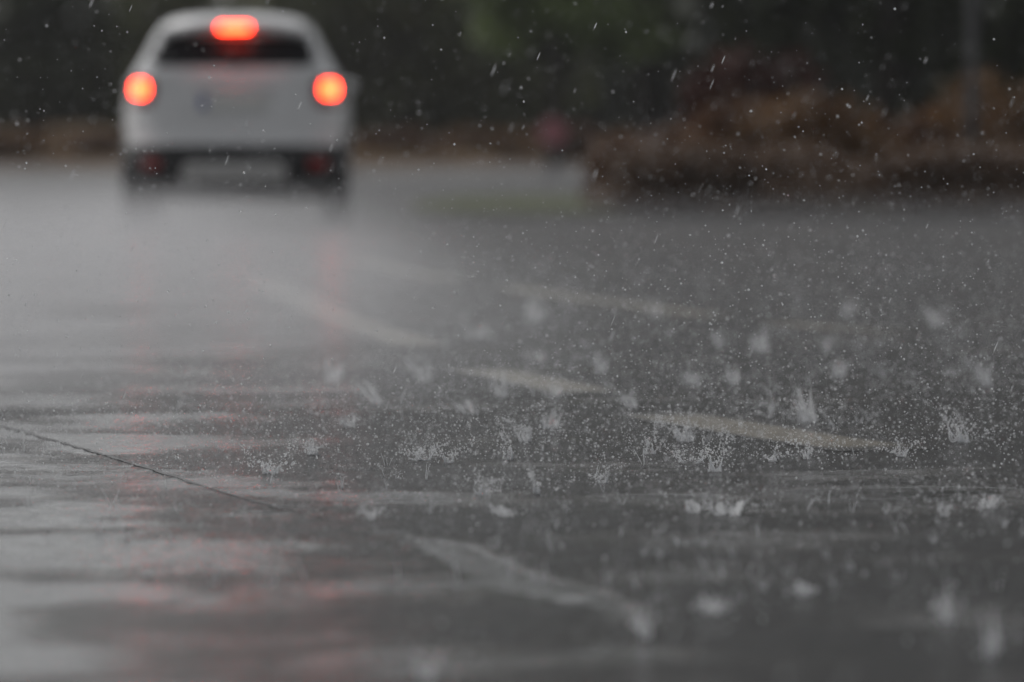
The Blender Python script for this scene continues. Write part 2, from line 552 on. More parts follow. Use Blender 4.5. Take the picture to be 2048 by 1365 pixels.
def tree(loc, seed, h, cr, base, nleaf, leaf, tr, mat, label, group, meshes=None, rz=0.0, name='tree'):
    root = empty(name, loc, rz)
    tm, cm = meshes or tree_meshes(seed, h, cr, base, nleaf, leaf, tr)
    link('trunk', tm, M['bark'], root)
    link('crown', cm, mat, root)
    tag(root, label, 'tree', group)
    return root

GT = 'trees behind the road'
tree((-12.6, 150, .5), 11, 5.6, 2.6, 0.5, 7000, .17, .22, M['leaf_dark'], 'dark green tree at the far left edge behind the car', GT)
tree((-9.6, 158, .5), 12, 5.2, 2.5, 0.4, 7000, .17, .18, M['leaf_olive'], 'olive green tree just left of the car, above its left tail lamp', GT)
tree((-7.2, 172, .6), 13, 17.0, 4.2, 0.4, 13000, .27, .25, M['leaf_olive'], 'olive tree hidden behind the white car roof', GT)
tree((-3.2, 160, .6), 14, 23.0, 4.8, 0.4, 14000, .3, .3, M['leaf_olive'], 'olive tree right of the white car, above its right tail lamp', GT)
tree((-0.4, 185, .8), 15, 25.0, 5.0, 0.5, 14000, .32, .3, M['leaf_dark'], 'dark greyish tree standing farthest behind the bend of the road', GT)
tree((0.9, 118, .2), 16, 7.5, 2.3, 2.0, 7000, .14, .14, M['leaf_green'], 'pale green tree whose low leaves hang at the top centre', GT)
tree((3.2, 132, .3), 17, 24.0, 5.2, 0.6, 14000, .34, .3, M['leaf_dark'], 'blackish tree over the left end of the brown hedge', GT)
tree((6.2, 92, .1), 18, 22.0, 4.6, 0.5, 14000, .30, .28, M['leaf_dark'], 'blackish tree left of the grey post', GT)
tree((10.2, 100, .2), 19, 24.0, 5.0, 0.5, 14000, .32, .3, M['leaf_dark'], 'blackish tree behind the grey post at the right edge', GT)
# woodland mass closing the view far behind
wc = []
r = random.Random(7)
for i in range(46):
    x = -34 + i * 1.75
    hh = r.uniform(1.6, 2.6) if x < -8 else r.uniform(6, 9.0)
    wc.append((x, r.uniform(-4, 4), 1.0 + hh * .5, 1.9, 2.5, hh))
tag(link('undergrowth', leaf_cloud('undergrowth', wc, 42000, .45, 5), M['leaf_dark'], loc=(0, 212, 0.8)), 'dark mass of undergrowth closing the view behind the trees', 'undergrowth', kind='stuff')

def shrub(loc, seed, w, h, n, leaf, mat, label, group, name='shrub'):
    r = random.Random(seed)
    root = empty(name, loc)
    parts, cl = [], []
    for i in range(9):
        a = r.uniform(0, 6.28); d = r.uniform(.1, .8)
        e = (math.cos(a) * w * .5 * d, math.sin(a) * .45 * d, h * r.uniform(.45, .85))
        parts.append(tube([(e[0] * .15, e[1] * .15, -0.03), (e[0] * .5, e[1] * .5, e[2] * .5), e], [.018, .013, .004], 6))
        cl.append((e[0], e[1], e[2] - h * .12, w * .24, .34, h * .28))
        cl.append((e[0] * 1.1, e[1], h * .24, w * .24, .36, h * .26))
    sv, sf = merge(parts)
    link('stem', mesh('stem', sv, sf), M['bark'], root)
    link('foliage', leaf_cloud('foliage', cl, n, leaf, seed), mat, root)
    return tag(root, label, 'shrub', group)

GS = 'autumn shrubs on the verge'
shrub((1.30, 50.6, .03), 41, 1.3, .80, 5000, .05, M['leaf_brown'], 'low brown shrub ending the hedge beside the grey road', GS)
shrub((2.05, 51.4, .03), 42, 1.5, 1.15, 6000, .055, M['leaf_brown'], 'brown autumn shrub between the hedge end and its highest point', GS)
shrub((2.45, 54.5, .03), 43, 1.6, 1.60, 6000, .06, M['leaf_red'], 'dark red shrub standing up behind the brown hedge', GS)
shrub((2.95, 51.0, .03), 44, 1.7, 1.12, 6000, .055, M['leaf_orange'], 'orange brown shrub in the middle of the hedge', GS)
shrub((3.75, 51.3, .03), 45, 1.7, 1.08, 6000, .055, M['leaf_brown'], 'brown autumn shrub just left of the grey post', GS)
shrub((4.75, 50.8, .03), 46, 1.6, 1.28, 6000, .055, M['leaf_orange'], 'taller rusty shrub at the right edge beyond the grey post', GS)
shrub((2.0, 49.0, .03), 47, 2.6, .62, 9000, .05, M['leaf_misted'], 'low greyish brown shrub in front of the brown hedge', GS)
shrub((3.9, 48.8, .03), 48, 2.6, .62, 9000, .05, M['leaf_misted'], 'low greyish brown shrub below the grey post', GS)
GB = 'autumn bushes along the far bank'
for i, (x, y, w, h, m, lab) in enumerate([
        (-12.3, 136, 3.0, .8, 'leaf_orange', 'orange bush at the left edge on the far bank'),
        (-9.4, 137, 2.6, .7, 'leaf_brown', 'brown bush on the far bank just left of the car'),
        (-2.9, 140, 2.4, .75, 'leaf_brown', 'brown bush on the far bank just right of the car'),
        (-0.7, 142, 2.6, .8, 'leaf_orange', 'orange bush on the far bank beside the pinkish disc'),
        (1.5, 146, 2.6, .9, 'leaf_brown', 'brown bush on the far bank by the hedge end')]):
    shrub((x, y, .25), 60 + i, w, h, 2500, .09, M[m], lab, GB)

# grey lamp post
root = empty('lamp_post', (4.05, 50.15, 0.04))
pv, pf = tube([(0, 0, 0), (0, 0, 1.1), (0, 0, 1.12), (0, 0, 6.0)], [.055, .055, .042, .034], 14)
link('pole', mesh('pole', pv, pf), M['galv'], root)
av, af = tube([(0, 0, 5.98), (-.25, 0, 6.25), (-.9, 0, 6.4), (-1.3, 0, 6.42)], [.04, .035, .03, .03], 10)
link('arm', mesh('arm', av, af), M['galv'], root)
bm = bmesh.new(); bmesh.ops.create_cube(bm, size=1.0)
bmesh.ops.scale(bm, vec=(.6, .22, .1), verts=bm.verts); bmesh.ops.translate(bm, vec=(-1.5, 0, 6.4), verts=bm.verts)
bmesh.ops.bevel(bm, geom=bm.edges[:], offset=.03, segments=2, affect='EDGES')
me = bpy.data.meshes.new('lamp_head'); bm.to_mesh(me); bm.free()
link('lamp_head', me, M['galv'], root)
tag(root, 'tall thin grey post standing in the brown hedge near the right edge', 'lamp post')

# small pinkish disc on a low post
root = empty('marker_post', (0.60, 84.0, 0.0))
pv, pf = tube([(0, 0, -.05), (0, 0, .62)], [.03, .028], 10)
link('post', mesh('post', pv, pf), M['galv'], root)
dv, df_ = tube([(0, -.045, .80), (0, -.03, .80), (0, -.025, .80)], [.20, .205, .195], 24)
link('disc', mesh('disc', dv, df_, False), M['pink'], root)
tag(root, 'small round pinkish red disc on a low post beside the far road', 'marker post')

# ------------------------------------------------------------------ the white car
LEVELS = [  # z, rear y, front y, half width
    (.20, .30, 3.95, .78), (.26, .12, 4.08, .84), (.36, .03, 4.16, .875), (.50, .0, 4.18, .89), (.60, .0, 4.18, .893), (.64, .01, 4.17, .893),
    (.70, .045, 4.15, .893), (.80, .07, 4.12, .893), (.92, .09, 4.05, .888), (1.0, .11, 3.95, .88), (1.06, .13, 3.6, .868), (1.12, .15, 3.25, .85),
    (1.20, .19, 3.02, .795), (1.30, .25, 2.78, .73), (1.40, .31, 2.52, .675), (1.48, .355, 2.32, .635), (1.55, .41, 2.12, .585), (1.60, .47, 1.95, .52), (1.63, .58, 1.8, .42), (1.645, .75, 1.6, .27)]
LZ = [l[0] for l in LEVELS]
def expo(z): return float(np.interp(z, [.2, 1.05, 1.28, 1.5, 1.645], [4.2, 4.2, 6.5, 6.0, 3.5]))
def lev(z):
    return tuple(float(np.interp(z, LZ, [l[k] for l in LEVELS])) for k in (1, 2, 3))
def rear_y(z, x):
    a, b, w = lev(z)
    q = min(abs(x) / w, .9999)
    E = expo(z)
    return (a + b) / 2 - (b - a) / 2 * (1 - q ** E) ** (1 / E)
def side_x(z, y):
    a, b, w = lev(z)
    q = min(abs(y - (a + b) / 2) / ((b - a) / 2), .9999)
    E = expo(z)
    return w * (1 - q ** E) ** (1 / E)

def hull(z0, z1, cap_top, cap_bot):
    zs = [z for z in LZ if z0 < z < z1]
    zs = sorted(set([z0, z1] + zs))
    dense = []
    for a, b in zip(zs[:-1], zs[1:]):
        dense += [a, (a + b) / 2]
    dense.append(zs[-1])
    K = 72
    verts, faces = [], []
    for z in dense:
        a, b, w = lev(z)
        EXP = expo(z)
        for k in range(K):
            t = 2 * math.pi * k / K
            c, s = math.cos(t), math.sin(t)
            verts.append((w * math.copysign(abs(c) ** (2 / EXP), c), (a + b) / 2 + (b - a) / 2 * math.copysign(abs(s) ** (2 / EXP), s), z))
    for i in range(len(dense) - 1):
        for k in range(K):
            k2 = (k + 1) % K
            faces.append((i * K + k, i * K + k2, (i + 1) * K + k2, (i + 1) * K + k))
    if cap_bot: faces.append(tuple(range(K - 1, -1, -1)))
    if cap_top: faces.append(tuple(range((len(dense) - 1) * K, len(dense) * K)))
    return verts, faces

def rear_patch(z0, z1, xc, hw, off=.004, thick=.02, corner=.25, nz=8, nxx=14, top_hw=None):
    """a plate following the back of the body; rounded outline, real thickness"""
    verts, faces = [], []
    for layer in (off, off - thick):
        for i in range(nz + 1):
            t = i / nz
            z = z0 + (z1 - z0) * t
            ww = hw + ((top_hw or hw) - hw) * t
            e = abs(2 * t - 1)
            sh = 1 - corner * e ** 4
            for k in range(nxx + 1):
                x = xc + ww * sh * (2 * k / nxx - 1)
                verts.append((x, rear_y(z, x) - layer, z))
    n1 = (nz + 1) * (nxx + 1)
    for i in range(nz):
        for k in range(nxx):
            a = i * (nxx + 1) + k
            faces.append((a, a + 1, a + nxx + 2, a + nxx + 1))
            faces.append((n1 + a + 1, n1 + a, n1 + a + nxx + 1, n1 + a + nxx + 2))
    ring = [k for k in range(nxx + 1)] + [i * (nxx + 1) + nxx for i in range(1, nz + 1)] + [nz * (nxx + 1) + k for k in range(nxx - 1, -1, -1)] + [i * (nxx + 1) for i in range(nz - 1, 0, -1)]
    for a, b in zip(ring, ring[1:] + ring[:1]):
        faces.append((b, a, n1 + a, n1 + b))
    return verts, faces

def side_patch(sgn, z0, z1, y0b, y1b, y0t, y1t, off=.004):
    verts, faces = [], []
    nz, nn = 6, 12
    for layer in (off, off - .015):
        for i in range(nz + 1):
            t = i / nz
            z = z0 + (z1 - z0) * t
            ya, yb = y0b + (y0t - y0b) * t, y1b + (y1t - y1b) * t
            for k in range(nn + 1):
                y = ya + (yb - ya) * k / nn
                verts.append((sgn * (side_x(z, y) + layer), y, z))
    n1 = (nz + 1) * (nn + 1)
    for i in range(nz):
        for k in range(nn):
            a = i * (nn + 1) + k
            faces.append((a, a + 1, a + nn + 2, a + nn + 1))
            faces.append((n1 + a + 1, n1 + a, n1 + a + nn + 1, n1 + a + nn + 2))
    return verts, faces

car = empty('car', (-2.12, 43.4, 0.0), R(1.5))
tag(car, 'white small SUV driving away with three brake lamps lit', 'car')

# wheel arches are cut out of body and cladding
cutters = []
for yw in (.78, 3.36):
    bm = bmesh.new()
    bmesh.ops.create_cone(bm, cap_ends=True, segments=40, radius1=.385, radius2=.385, depth=2.4)
    bmesh.ops.rotate(bm, verts=bm.verts, cent=(0, 0, 0), matrix=Matrix.Rotation(R(90), 3, 'Y'))
    bmesh.ops.translate(bm, verts=bm.verts, vec=(0, yw, .335))
    # leave the middle of the car solid
    me = bpy.data.meshes.new('cut'); bm.to_mesh(me); bm.free()
    cutters.append(bpy.data.objects.new('cut', me)); col.objects.link(cutters[-1])
def cut_mesh(name, v_, f_):
    me = mesh(name, v_, f_)
    o = bpy.data.objects.new('tmp', me); col.objects.link(o)
    for c in cutters:
        md = o.modifiers.new('b', 'BOOLEAN'); md.operation = 'DIFFERENCE'; md.object = c; md.solver = 'EXACT'
    dg = bpy.context.evaluated_depsgraph_get()
    res = bpy.data.meshes.new_from_object(o.evaluated_get(dg))
    res.name = name
    bpy.data.objects.remove(o)
    res.polygons.foreach_set('use_smooth', [True] * len(res.polygons))
    return res
body = link('body', cut_mesh('body', *hull(.63, 1.645, True, True)), M['white_paint'], car)
clad = link('bumper_cladding', cut_mesh('bumper_cladding', *hull(.20, .628, True, True)), M['black_plastic'], car)
for c in cutters: bpy.data.objects.remove(c)
# inner wheel housing so the arches are dark, not open right through
for yw in (.78, 3.36):
    bm = bmesh.new(); bmesh.ops.create_cube(bm, size=1.0)
    bmesh.ops.scale(bm, vec=(1.15, .8, .55), verts=bm.verts); bmesh.ops.translate(bm, vec=(0, yw, .47), verts=bm.verts)
    me = bpy.data.meshes.new('wheel_housing'); bm.to_mesh(me); bm.free()
    link('wheel_housing', me, M['black_plastic'], car)

win = link('rear_window', mesh('rear_window', *rear_patch(1.235, 1.465, 0, .655, corner=.11, top_hw=.622, nxx=24)), M['glass'], car)
wv, wf = tube([(-.02, rear_y(1.24, 0) - .02, 1.225), (.1, rear_y(1.28, .1) - .02, 1.27), (.28, rear_y(1.31, .28) - .018, 1.29)], [.012, .009, .006], 6)
link('wiper', mesh('wiper', wv, wf), M['black_plastic'], win)
# roof spoiler overhanging the window
sv, sf = [], []
for i in range(21):
    x = -.56 + 1.12 * i / 20
    q = 1 - (abs(x) / .62) ** 4 * .16
    yr = .245 + (1 - q) * .5
    zt = 1.60 - .08 * (abs(x) / .6) ** 2.4
    sv += [(x, yr, zt - .085), (x, yr - .006, zt - .035), (x, yr + .06, zt - .002), (x, .62, zt + .028), (x, .62, zt - .08), (x, yr + .07, zt - .10)]
for i in range(20):
    for k in range(6):
        k2 = (k + 1) % 6
        sf.append((i * 6 + k, i * 6 + k2, i * 6 + 6 + k2, i * 6 + 6 + k))
sf += [tuple(range(5, -1, -1)), tuple(range(120, 126))]
sp = link('roof_spoiler', mesh('roof_spoiler', sv, sf), M['white_paint'], car)
bm = bmesh.new(); bmesh.ops.create_cube(bm, size=1.0)
bmesh.ops.scale(bm, vec=(.23, .03, .045), verts=bm.verts); bmesh.ops.translate(bm, vec=(0, .236, 1.528), verts=bm.verts)
bmesh.ops.bevel(bm, geom=bm.edges[:], offset=.01, segments=2, affect='EDGES')
me = bpy.data.meshes.new('brake_lamp'); bm.to_mesh(me); bm.free()
tag(link('brake_lamp', me, M['brake'], car), 'lit red brake lamp under the roof edge')
for s in (-1, 1):
    lamp = link('tail_lamp', mesh('tail_lamp', *rear_patch(.92, 1.16, s * .725, .115, off=.012, thick=.05, corner=.35)), M['lens_red'], car)
    link('lit_bulb', mesh('lit_bulb', *rear_patch(1.005, 1.115, s * .73, .058, off=.020, thick=.02, corner=.4)), M['brake'], lamp)
    link('reflector', mesh('reflector', *rear_patch(.44, .53, s * .64, .075, off=.010, thick=.03, corner=.3)), M['refl_red'], clad)
    for yw0, yw1, yt0, yt1 in ((.62, 1.52, .80, 1.50), (1.60, 2.72, 1.58, 2.25)):
        link('side_window', mesh('side_window', *side_patch(s, 1.14, 1.46, yw0, yw1, yt0, yt1)), M['glass'], car)
    mv = bmesh.new(); bmesh.ops.create_icosphere(mv, subdivisions=2, radius=1.0)
    bmesh.ops.scale(mv, vec=(.085, .06, .06), verts=mv.verts); bmesh.ops.translate(mv, vec=(s * .85, 2.75, 1.10), verts=mv.verts)
    me = bpy.data.meshes.new('door_mirror'); mv.to_mesh(me); mv.free()
    for p_ in me.polygons: p_.use_smooth = True
    link('door_mirror', me, M['white_paint'], car)
plate = link('number_plate', mesh('number_plate', *rear_patch(.90, 1.01, 0, .26, off=.012, thick=.02, corner=.02)), M['plate'], car)
link('blue_band', mesh('blue_band', *rear_patch(.903, 1.007, -.236, .024, off=.015, thick=.01, corner=.02, nxx=4)), M['plate_blue'], plate)
link('handle_trim', mesh('handle_trim', *rear_patch(1.035, 1.065, 0, .30, off=.014, thick=.03, corner=.1)), M['chrome'], car)
link('skid_plate', mesh('skid_plate', *rear_patch(.345, .50, 0, .41, off=.016, thick=.03, corner=.12, top_hw=.38)), M['silver'], clad)
ev, ef = tube([(.48, .05, .27), (.48, .35, .27)], [.035, .035], 12)
link('exhaust', mesh('exhaust', ev, ef), M['chrome'], car)

def lathe(profile, seg=40):
    verts, faces = [], []
    for (xx, rr) in profile:
        for k in range(seg):
            a = 2 * math.pi * k / seg
            verts.append((xx, rr * math.cos(a), rr * math.sin(a)))
    n = len(profile)
    for i in range(n - 1):
        for k in range(seg):
            k2 = (k + 1) % seg
            faces.append((i * seg + k, i * seg + k2, (i + 1) * seg + k2, (i + 1) * seg + k))
    return verts, faces
tyre_me = mesh('tyre', *lathe([(-.10, .21), (-.108, .26), (-.105, .305), (-.085, .332), (-.05, .338), (.05, .338), (.085, .332), (.105, .305), (.108, .26), (.10, .21)]))
rp = [lathe([(.095, .0), (.095, .05), (.075, .06), (.07, .19), (.1, .205), (.1, .215), (-.1, .215)])]
for k in range(5):
    a = k * 2 * math.pi / 5
    v_, f_ = tube([(.09, 0, .03), (.10, 0, .12), (.095, 0, .205)], [.03, .022, .026], 6)
    rp.append(([Matrix.Rotation(a, 3, 'X') @ Vector(q) for q in v_], f_))
rim_me = mesh('rim', *merge(rp))
tyre_me.materials.append(M['rubber']); rim_me.materials.append(M['alloy'])
for s in (-1, 1):
    for yw in (.78, 3.36):
        wh = empty('wheel', (s * .765, yw, .338)); wh.parent = car
        if s < 0: wh.rotation_euler = (0, 0, math.pi)
        link('tyre', tyre_me, None, wh); link('rim', rim_me, None, wh)

# ------------------------------------------------------------------ splashes
OCT_V = np.array([(1, 0, 0), (-1, 0, 0), (0, 1, 0), (0, -1, 0), (0, 0, 1), (0, 0, -1)], float)
OCT_F = np.array([(0, 2, 4), (2, 1, 4), (1, 3, 4), (3, 0, 4), (2, 0, 5), (1, 2, 5), (3, 1, 5), (0, 3, 5)])
_b = bmesh.new(); bmesh.ops.create_icosphere(_b, subdivisions=1, radius=1.0)
_b.verts.ensure_lookup_table()
ICO_V = np.array([v.co[:] for v in _b.verts]); ICO_F = np.array([[v.index for v in f.verts] for f in _b.faces]); _b.free()

def blobs(P, S, base_v=ICO_V, base_f=ICO_F, axis=None):
    """many little drops in one mesh: P (n,3) centres, S (n,3) radii, optional tilt matrix"""
    n = len(P)
    B = base_v[None] * S[:, None, :]
    if axis is not None:
        B = B @ axis.T
    V_ = (B + P[:, None, :]).reshape(-1, 3)
    F_ = (base_f[None] + (np.arange(n) * len(base_v))[:, None, None]).reshape(-1, base_f.shape[1])
    return V_, F_

def splash(x, y, w, h, lean, jets, sheet, seed, label, drops=40, thick=1.0):
    """a crown thrown up by one raindrop: jets, the rim slung between them, a thin torn sheet, flung drops"""
    r = random.Random(seed); q = np.random.default_rng(seed)
    root = empty('water_splash', (x, y, float(road_h(x, y))))
    tag(root, label, 'splash', 'rain splashes on the wet road')
    base_r = w * r.uniform(.12, .28)
    tips, mids, beads = [], [], []
    gap = r.uniform(0, 6.28)
    for k in range(jets):
        a = gap + (k + r.uniform(-.6, .6)) * r.uniform(4.6, 6.28) / jets
        side = abs(math.cos(a))
        hh = h * min(1.0, .25 + r.expovariate(3.2)) * (.65 + .45 * side)
        out_r = w * .5 * r.uniform(.5, 1.2)
        c, s = math.cos(a), math.sin(a)
        wob, wob2, pw = r.uniform(-.16, .16) * w, r.uniform(1.5, 6), r.uniform(.8, 2.2)
        ln2 = lean + r.uniform(-.25, .25)
        def at(t):
            rr = base_r + (out_r - base_r) * t ** pw
            return Vector((c * rr + ln2 * hh * t + wob * math.sin(t * wob2), s * rr, hh * t * (1.25 - .25 * t) - .001 * (1 - t)))
        brk = r.uniform(.25, .65)
        pts = [at(k2 / 11 * brk) for k2 in range(12)]
        r0 = .00125 * thick * r.uniform(.5, 1.2)
        fr = r.uniform(1.4, 3.0)
        rad = [r0 * (1.35 - .8 * k2 / 11) * (1 + .4 * math.sin(k2 * fr + seed)) for k2 in range(12)]
        tv_, tf_ = tube(pts, rad, 6)
        link('jet', mesh('jet', tv_, tf_), M['water'], root)
        t = brk
        while t < 1.6:                                   # the tip breaks up into beads
            beads.append((at(t) + Vector((r.gauss(0, .0016), r.gauss(0, .0016), r.gauss(0, .0016))), r0 * r.uniform(.4, 1.1)))
            t += r.uniform(.02, .10)
        tips.append(at(1.0)); mids.append(pts)
    # rim slung between neighbouring jets
    rimp = []
    for k in range(jets):
        a, b = mids[k][r.choice((4, 6, 8))], mids[(k + 1) % jets][r.choice((4, 6, 8))]
        if r.random() < .25: continue
        pp = []
        for i in range(9):
            t = i / 8
            m_ = a.lerp(b, t)
            m_ += Vector((0, 0, -math.sin(math.pi * t) * h * .16)) + Vector((m_.x, m_.y, 0)) * (.25 * math.sin(math.pi * t))
            pp.append(m_)
        rimp.append(tube(pp, [0.0011 * thick * (1 + .3 * math.sin(i * 1.9 + k)) for i in range(9)], 5))
    if rimp:
        rv, rf = merge(rimp)
        tag(link('rim', mesh('rim', rv, rf), M['water'], root), kind='stuff')
    if sheet > 0:
        K, T = 28, 6
        vv, ff = [], []
        tops = []
        for k in range(K):
            a = 2 * math.pi * k / K
            tops.append(h * sheet * (.55 + .45 * math.sin(a * 3 + seed) * math.sin(a * 2 - seed * .6)))
        for i in range(T):
            t = i / (T - 1)
            for k in range(K):
                a = 2 * math.pi * k / K
                hh = max(.1 * h, tops[k]) * t
                rr = base_r + (w * .42 - base_r) * (hh / h) ** 1.2
                rr *= 1 + .06 * math.sin(a * 7 + t * 5)
                vv.append((math.cos(a) * rr + lean * hh, math.sin(a) * rr, hh))
        for i in range(T - 1):
            for k in range(K):
                if math.sin(k * 1.1 + seed) + .6 * math.sin(k * 2.7 + i * .9) > .15: continue        # torn places
                k2 = (k + 1) % K
                ff.append((i * K + k, i * K + k2, (i + 1) * K + k2, (i + 1) * K + k))
        link('sheet', mesh('sheet', vv, ff), M['sheet_thin'] if thick > 1.1 else M['sheet'], root)
    nd = drops
    src = q.integers(0, jets, nd)
    tipA = np.array([t[:] for t in tips])
    P = tipA[src] * q.uniform(.35, 1.35, nd)[:, None] + q.normal(size=(nd, 3)) * np.array([w * .14, w * .14, h * .13])
    P[:, 2] = np.abs(P[:, 2]) + .002
    s_ = np.exp(q.normal(math.log(.00095), .45, nd)) * (thick ** .5)
    S = np.repeat(s_[:, None], 3, 1) * q.uniform(.8, 1.25, (nd, 3))
    P = np.concatenate([P, np.array([b_[0][:] for b_ in beads])])
    S = np.concatenate([S, np.repeat(np.array([b_[1] for b_ in beads])[:, None], 3, 1)])
    dv_, df2 = blobs(P, S)
    tag(link('droplets', fast_mesh('droplets', dv_, df2), M['drop'], root), kind='stuff')
    return root

def W(px, py, _f=11378.0, _yh=285.0):     # only to keep the list below readable: photo ground point -> metres on the road
    yy = _f * CAM_H / (py - _yh)
    return (px - 1024.0) * yy / _f, yy
#        photo x,y   width  height lean jets sheet drops label
SPL = [
    (540, 945, .075, .062, 0.0, 7, .45, 70, 'sharp many-armed splash at the left, below the edge of the spray'),
    (845, 917, .070, .050, 0.0, 6, .30, 80, 'ragged crown of droplets left of the centre, leftmost of a close pair'),
    (900, 922, .045, .048, 0.0, 4, .15, 40, 'thin two-pronged splash beside the ragged droplet crown'),
    (1015, 916, .042, .052, -.2, 4, .15, 50, 'V-shaped splash just left of the centre'),
    (1298, 905, .030, .048, .1, 4, .20, 50, 'small two-horned splash at the near tip of the white dash'),
    (1382, 924, .060, .046, -.1, 6, .20, 70, 'crown with a looping rim in front of the white dash'),
    (1428, 943, .056, .052, .15, 5, .20, 40, 'splash with a tall thin jet on its right, in front of the looped crown'),
    (1548, 922, .034, .030, -.5, 5, .50, 30, 'low slanting splash below the painted dash, left of its twin'),
    (1615, 917, .030, .034, -.3, 4, .45, 30, 'low splash with one upright jet, right of the slanting one'),
    (1805, 913, .050, .026, 0.0, 6, .30, 50, 'low broken splash beyond the end of the painted dash'),
    (1930, 888, .040, .090, -.42, 9, .80, 70, 'tall leaning splash with a cupped top near the right edge'),
    (1622, 846, .060, .078, -.25, 8, .90, 60, 'tall soft splash behind the painted dash'),
    (1372, 882, .055, .055, -.2, 8, .50, 90, 'bushy splash directly behind the looped crown'),
    (965, 990, .060, .046, 0.0, 6, .90, 30, 'filled cup-shaped splash slightly out of focus below the centre'),
    (1075, 988, .026, .050, -.15, 4, .20, 20, 'loop-shaped splash right of the cup-shaped one'),
    (1203, 967, .032, .034, 0.0, 4, .60, 25, 'little table-shaped splash right of the loop'),
    (1050, 882, .045, .052, -.2, 6, .90, 40, 'soft cup splash just behind the V-shaped one'),
    (1103, 855, .075, .072, 0.0, 6, .55, 40, 'wide V-shaped soft splash behind the centre'),
    (940, 826, .055, .040, -.5, 6, .90, 30, 'soft leaning splash left of the wide V'),
    (757, 808, .055, .055, -.6, 6, 1.0, 30, 'bright slanting soft splash right of the spray edge'),
    (665, 768, .085, .075, .2, 7, 1.0, 30, 'large soft splash at the edge of the spray'),
    (852, 765, .090, .080, -.5, 7, 1.0, 30, 'large soft splash behind the slanting bright one'),
    (1003, 792, .085, .065, -.3, 7, 1.0, 30, 'bright soft splash on the short painted dash'),
    (1112, 790, .065, .045, 0.0, 6, .90, 30, 'soft splash at the right end of the short painted dash'),
    (1265, 812, .045, .050, -.5, 6, 1.0, 30, 'soft slanting splash above the large painted dash'),
    (955, 675, .085, .055, 0.0, 6, 1.0, 20, 'pale blurred splash beside the tip of the far dash'),
    (1072, 640, .100, .120, -.3, 7, 1.0, 20, 'tall pale blurred splash between the two dashed lines'),
    (1085, 722, .060, .050, -.4, 6, 1.0, 20, 'blurred splash midway between the pale ones and the short dash'),
    (1205, 745, .060, .060, -.2, 6, 1.0, 20, 'faint blurred splash right of the short dash'),
    (1440, 692, .055, .065, -.3, 6, 1.0, 20, 'blurred splash left of a pair below the far dashed line'),
    (1527, 702, .075, .055, -.4, 6, 1.0, 20, 'blurred splash right of a pair below the far dashed line'),
    (1468, 768, .050, .050, 0.0, 6, 1.0, 20, 'round blurred splash, right of two side by side'),
    (1385, 770, .055, .055, .2, 6, 1.0, 20, 'round blurred splash, left of two side by side'),
    (1683, 752, .065, .060, -.3, 6, 1.0, 20, 'bright round blurred splash above the tall soft one'),
    (1700, 630, .070, .105, 0.0, 6, 1.0, 20, 'tall blurred splash above the far dashed line at the right'),
    (1880, 648, .100, .080, -.5, 6, 1.0, 20, 'wide blurred splash at the right end of the far dashed line'),
    (1655, 705, .055, .050, 0.0, 5, 1.0, 20, 'small blurred splash under the far dashed line'),
    (1978, 778, .065, .090, -.6, 7, 1.0, 30, 'leaning blurred splash above the tall leaning one'),
    (1310, 630, .070, .055, 0.0, 6, 1.0, 20, 'faint blurred splash on the far dashed line'),
    (1540, 836, .016, .055, 0.0, 4, .60, 30, 'thin upright soft splash left of the tall soft one'),
    (628, 908, .035, .065, -.2, 6, .70, 40, 'soft upright splash right of the sharp many-armed one'),
    (702, 852, .050, .035, -.3, 6, .90, 30, 'soft low splash below the slanting bright one'),
    (1455, 1028, .080, .040, 0.0, 7, .80, 30, 'row of blurred bluish prongs in front of the looped crown'),
    (1388, 1025, .040, .030, 0.0, 5, .80, 20, 'small blurred splash left of the bluish prongs'),
    (1890, 1030, .032, .018, 0.0, 5, .90, 20, 'small bright blurred splash in the paler wet patch'),
    (1975, 1015, .050, .035, 0.0, 5, .90, 20, 'wide blurred splash at the right edge of the paler wet patch'),
    (742, 1043, .055, .040, 0.0, 5, .60, 20, 'blurred two-pronged splash below the left of the centre'),
    (1015, 1035, .060, .035, -.6, 6, .80, 20, 'blurred slanting splash below the loop'),
    (1287, 1282, .034, .040, 0.0, 6, 1.0, 10, 'large bright blurred splash at the end of the pale joint line'),
    (1895, 1255, .030, .065, 0.0, 6, 1.0, 10, 'upright blurred splash at the lower right, left of two'),
    (1985, 1320, .028, .060, 0.0, 6, 1.0, 10, 'upright blurred splash at the lower right, right of two'),
    (1425, 1235, .035, .035, 0.0, 5, 1.0, 10, 'blurred splash right of the brightest one near the bottom'),
    (1605, 1200, .035, .025, 0.0, 5, 1.0, 10, 'faint blurred splash in the dark road at the lower right'),
    (850, 1360, .030, .020, 0.0, 5, 1.0, 10, 'blurred splash cut by the bottom edge'),
]
for i, (px, py, w, h, lean, jets, sheet, nd, lab) in enumerate(SPL):
    x, y = W(px, py)
    sharp = 880 < py < 1000
    vr = random.Random(900 + i); w *= vr.uniform(.8, 1.3); h *= vr.uniform(.8, 1.25)
    splash(x, y, w, h, lean, jets if sharp else jets - 2, sheet, 100 + i, lab, int(nd * 1.2) if sharp else nd + 70, 1.4 if sharp else 1.0)

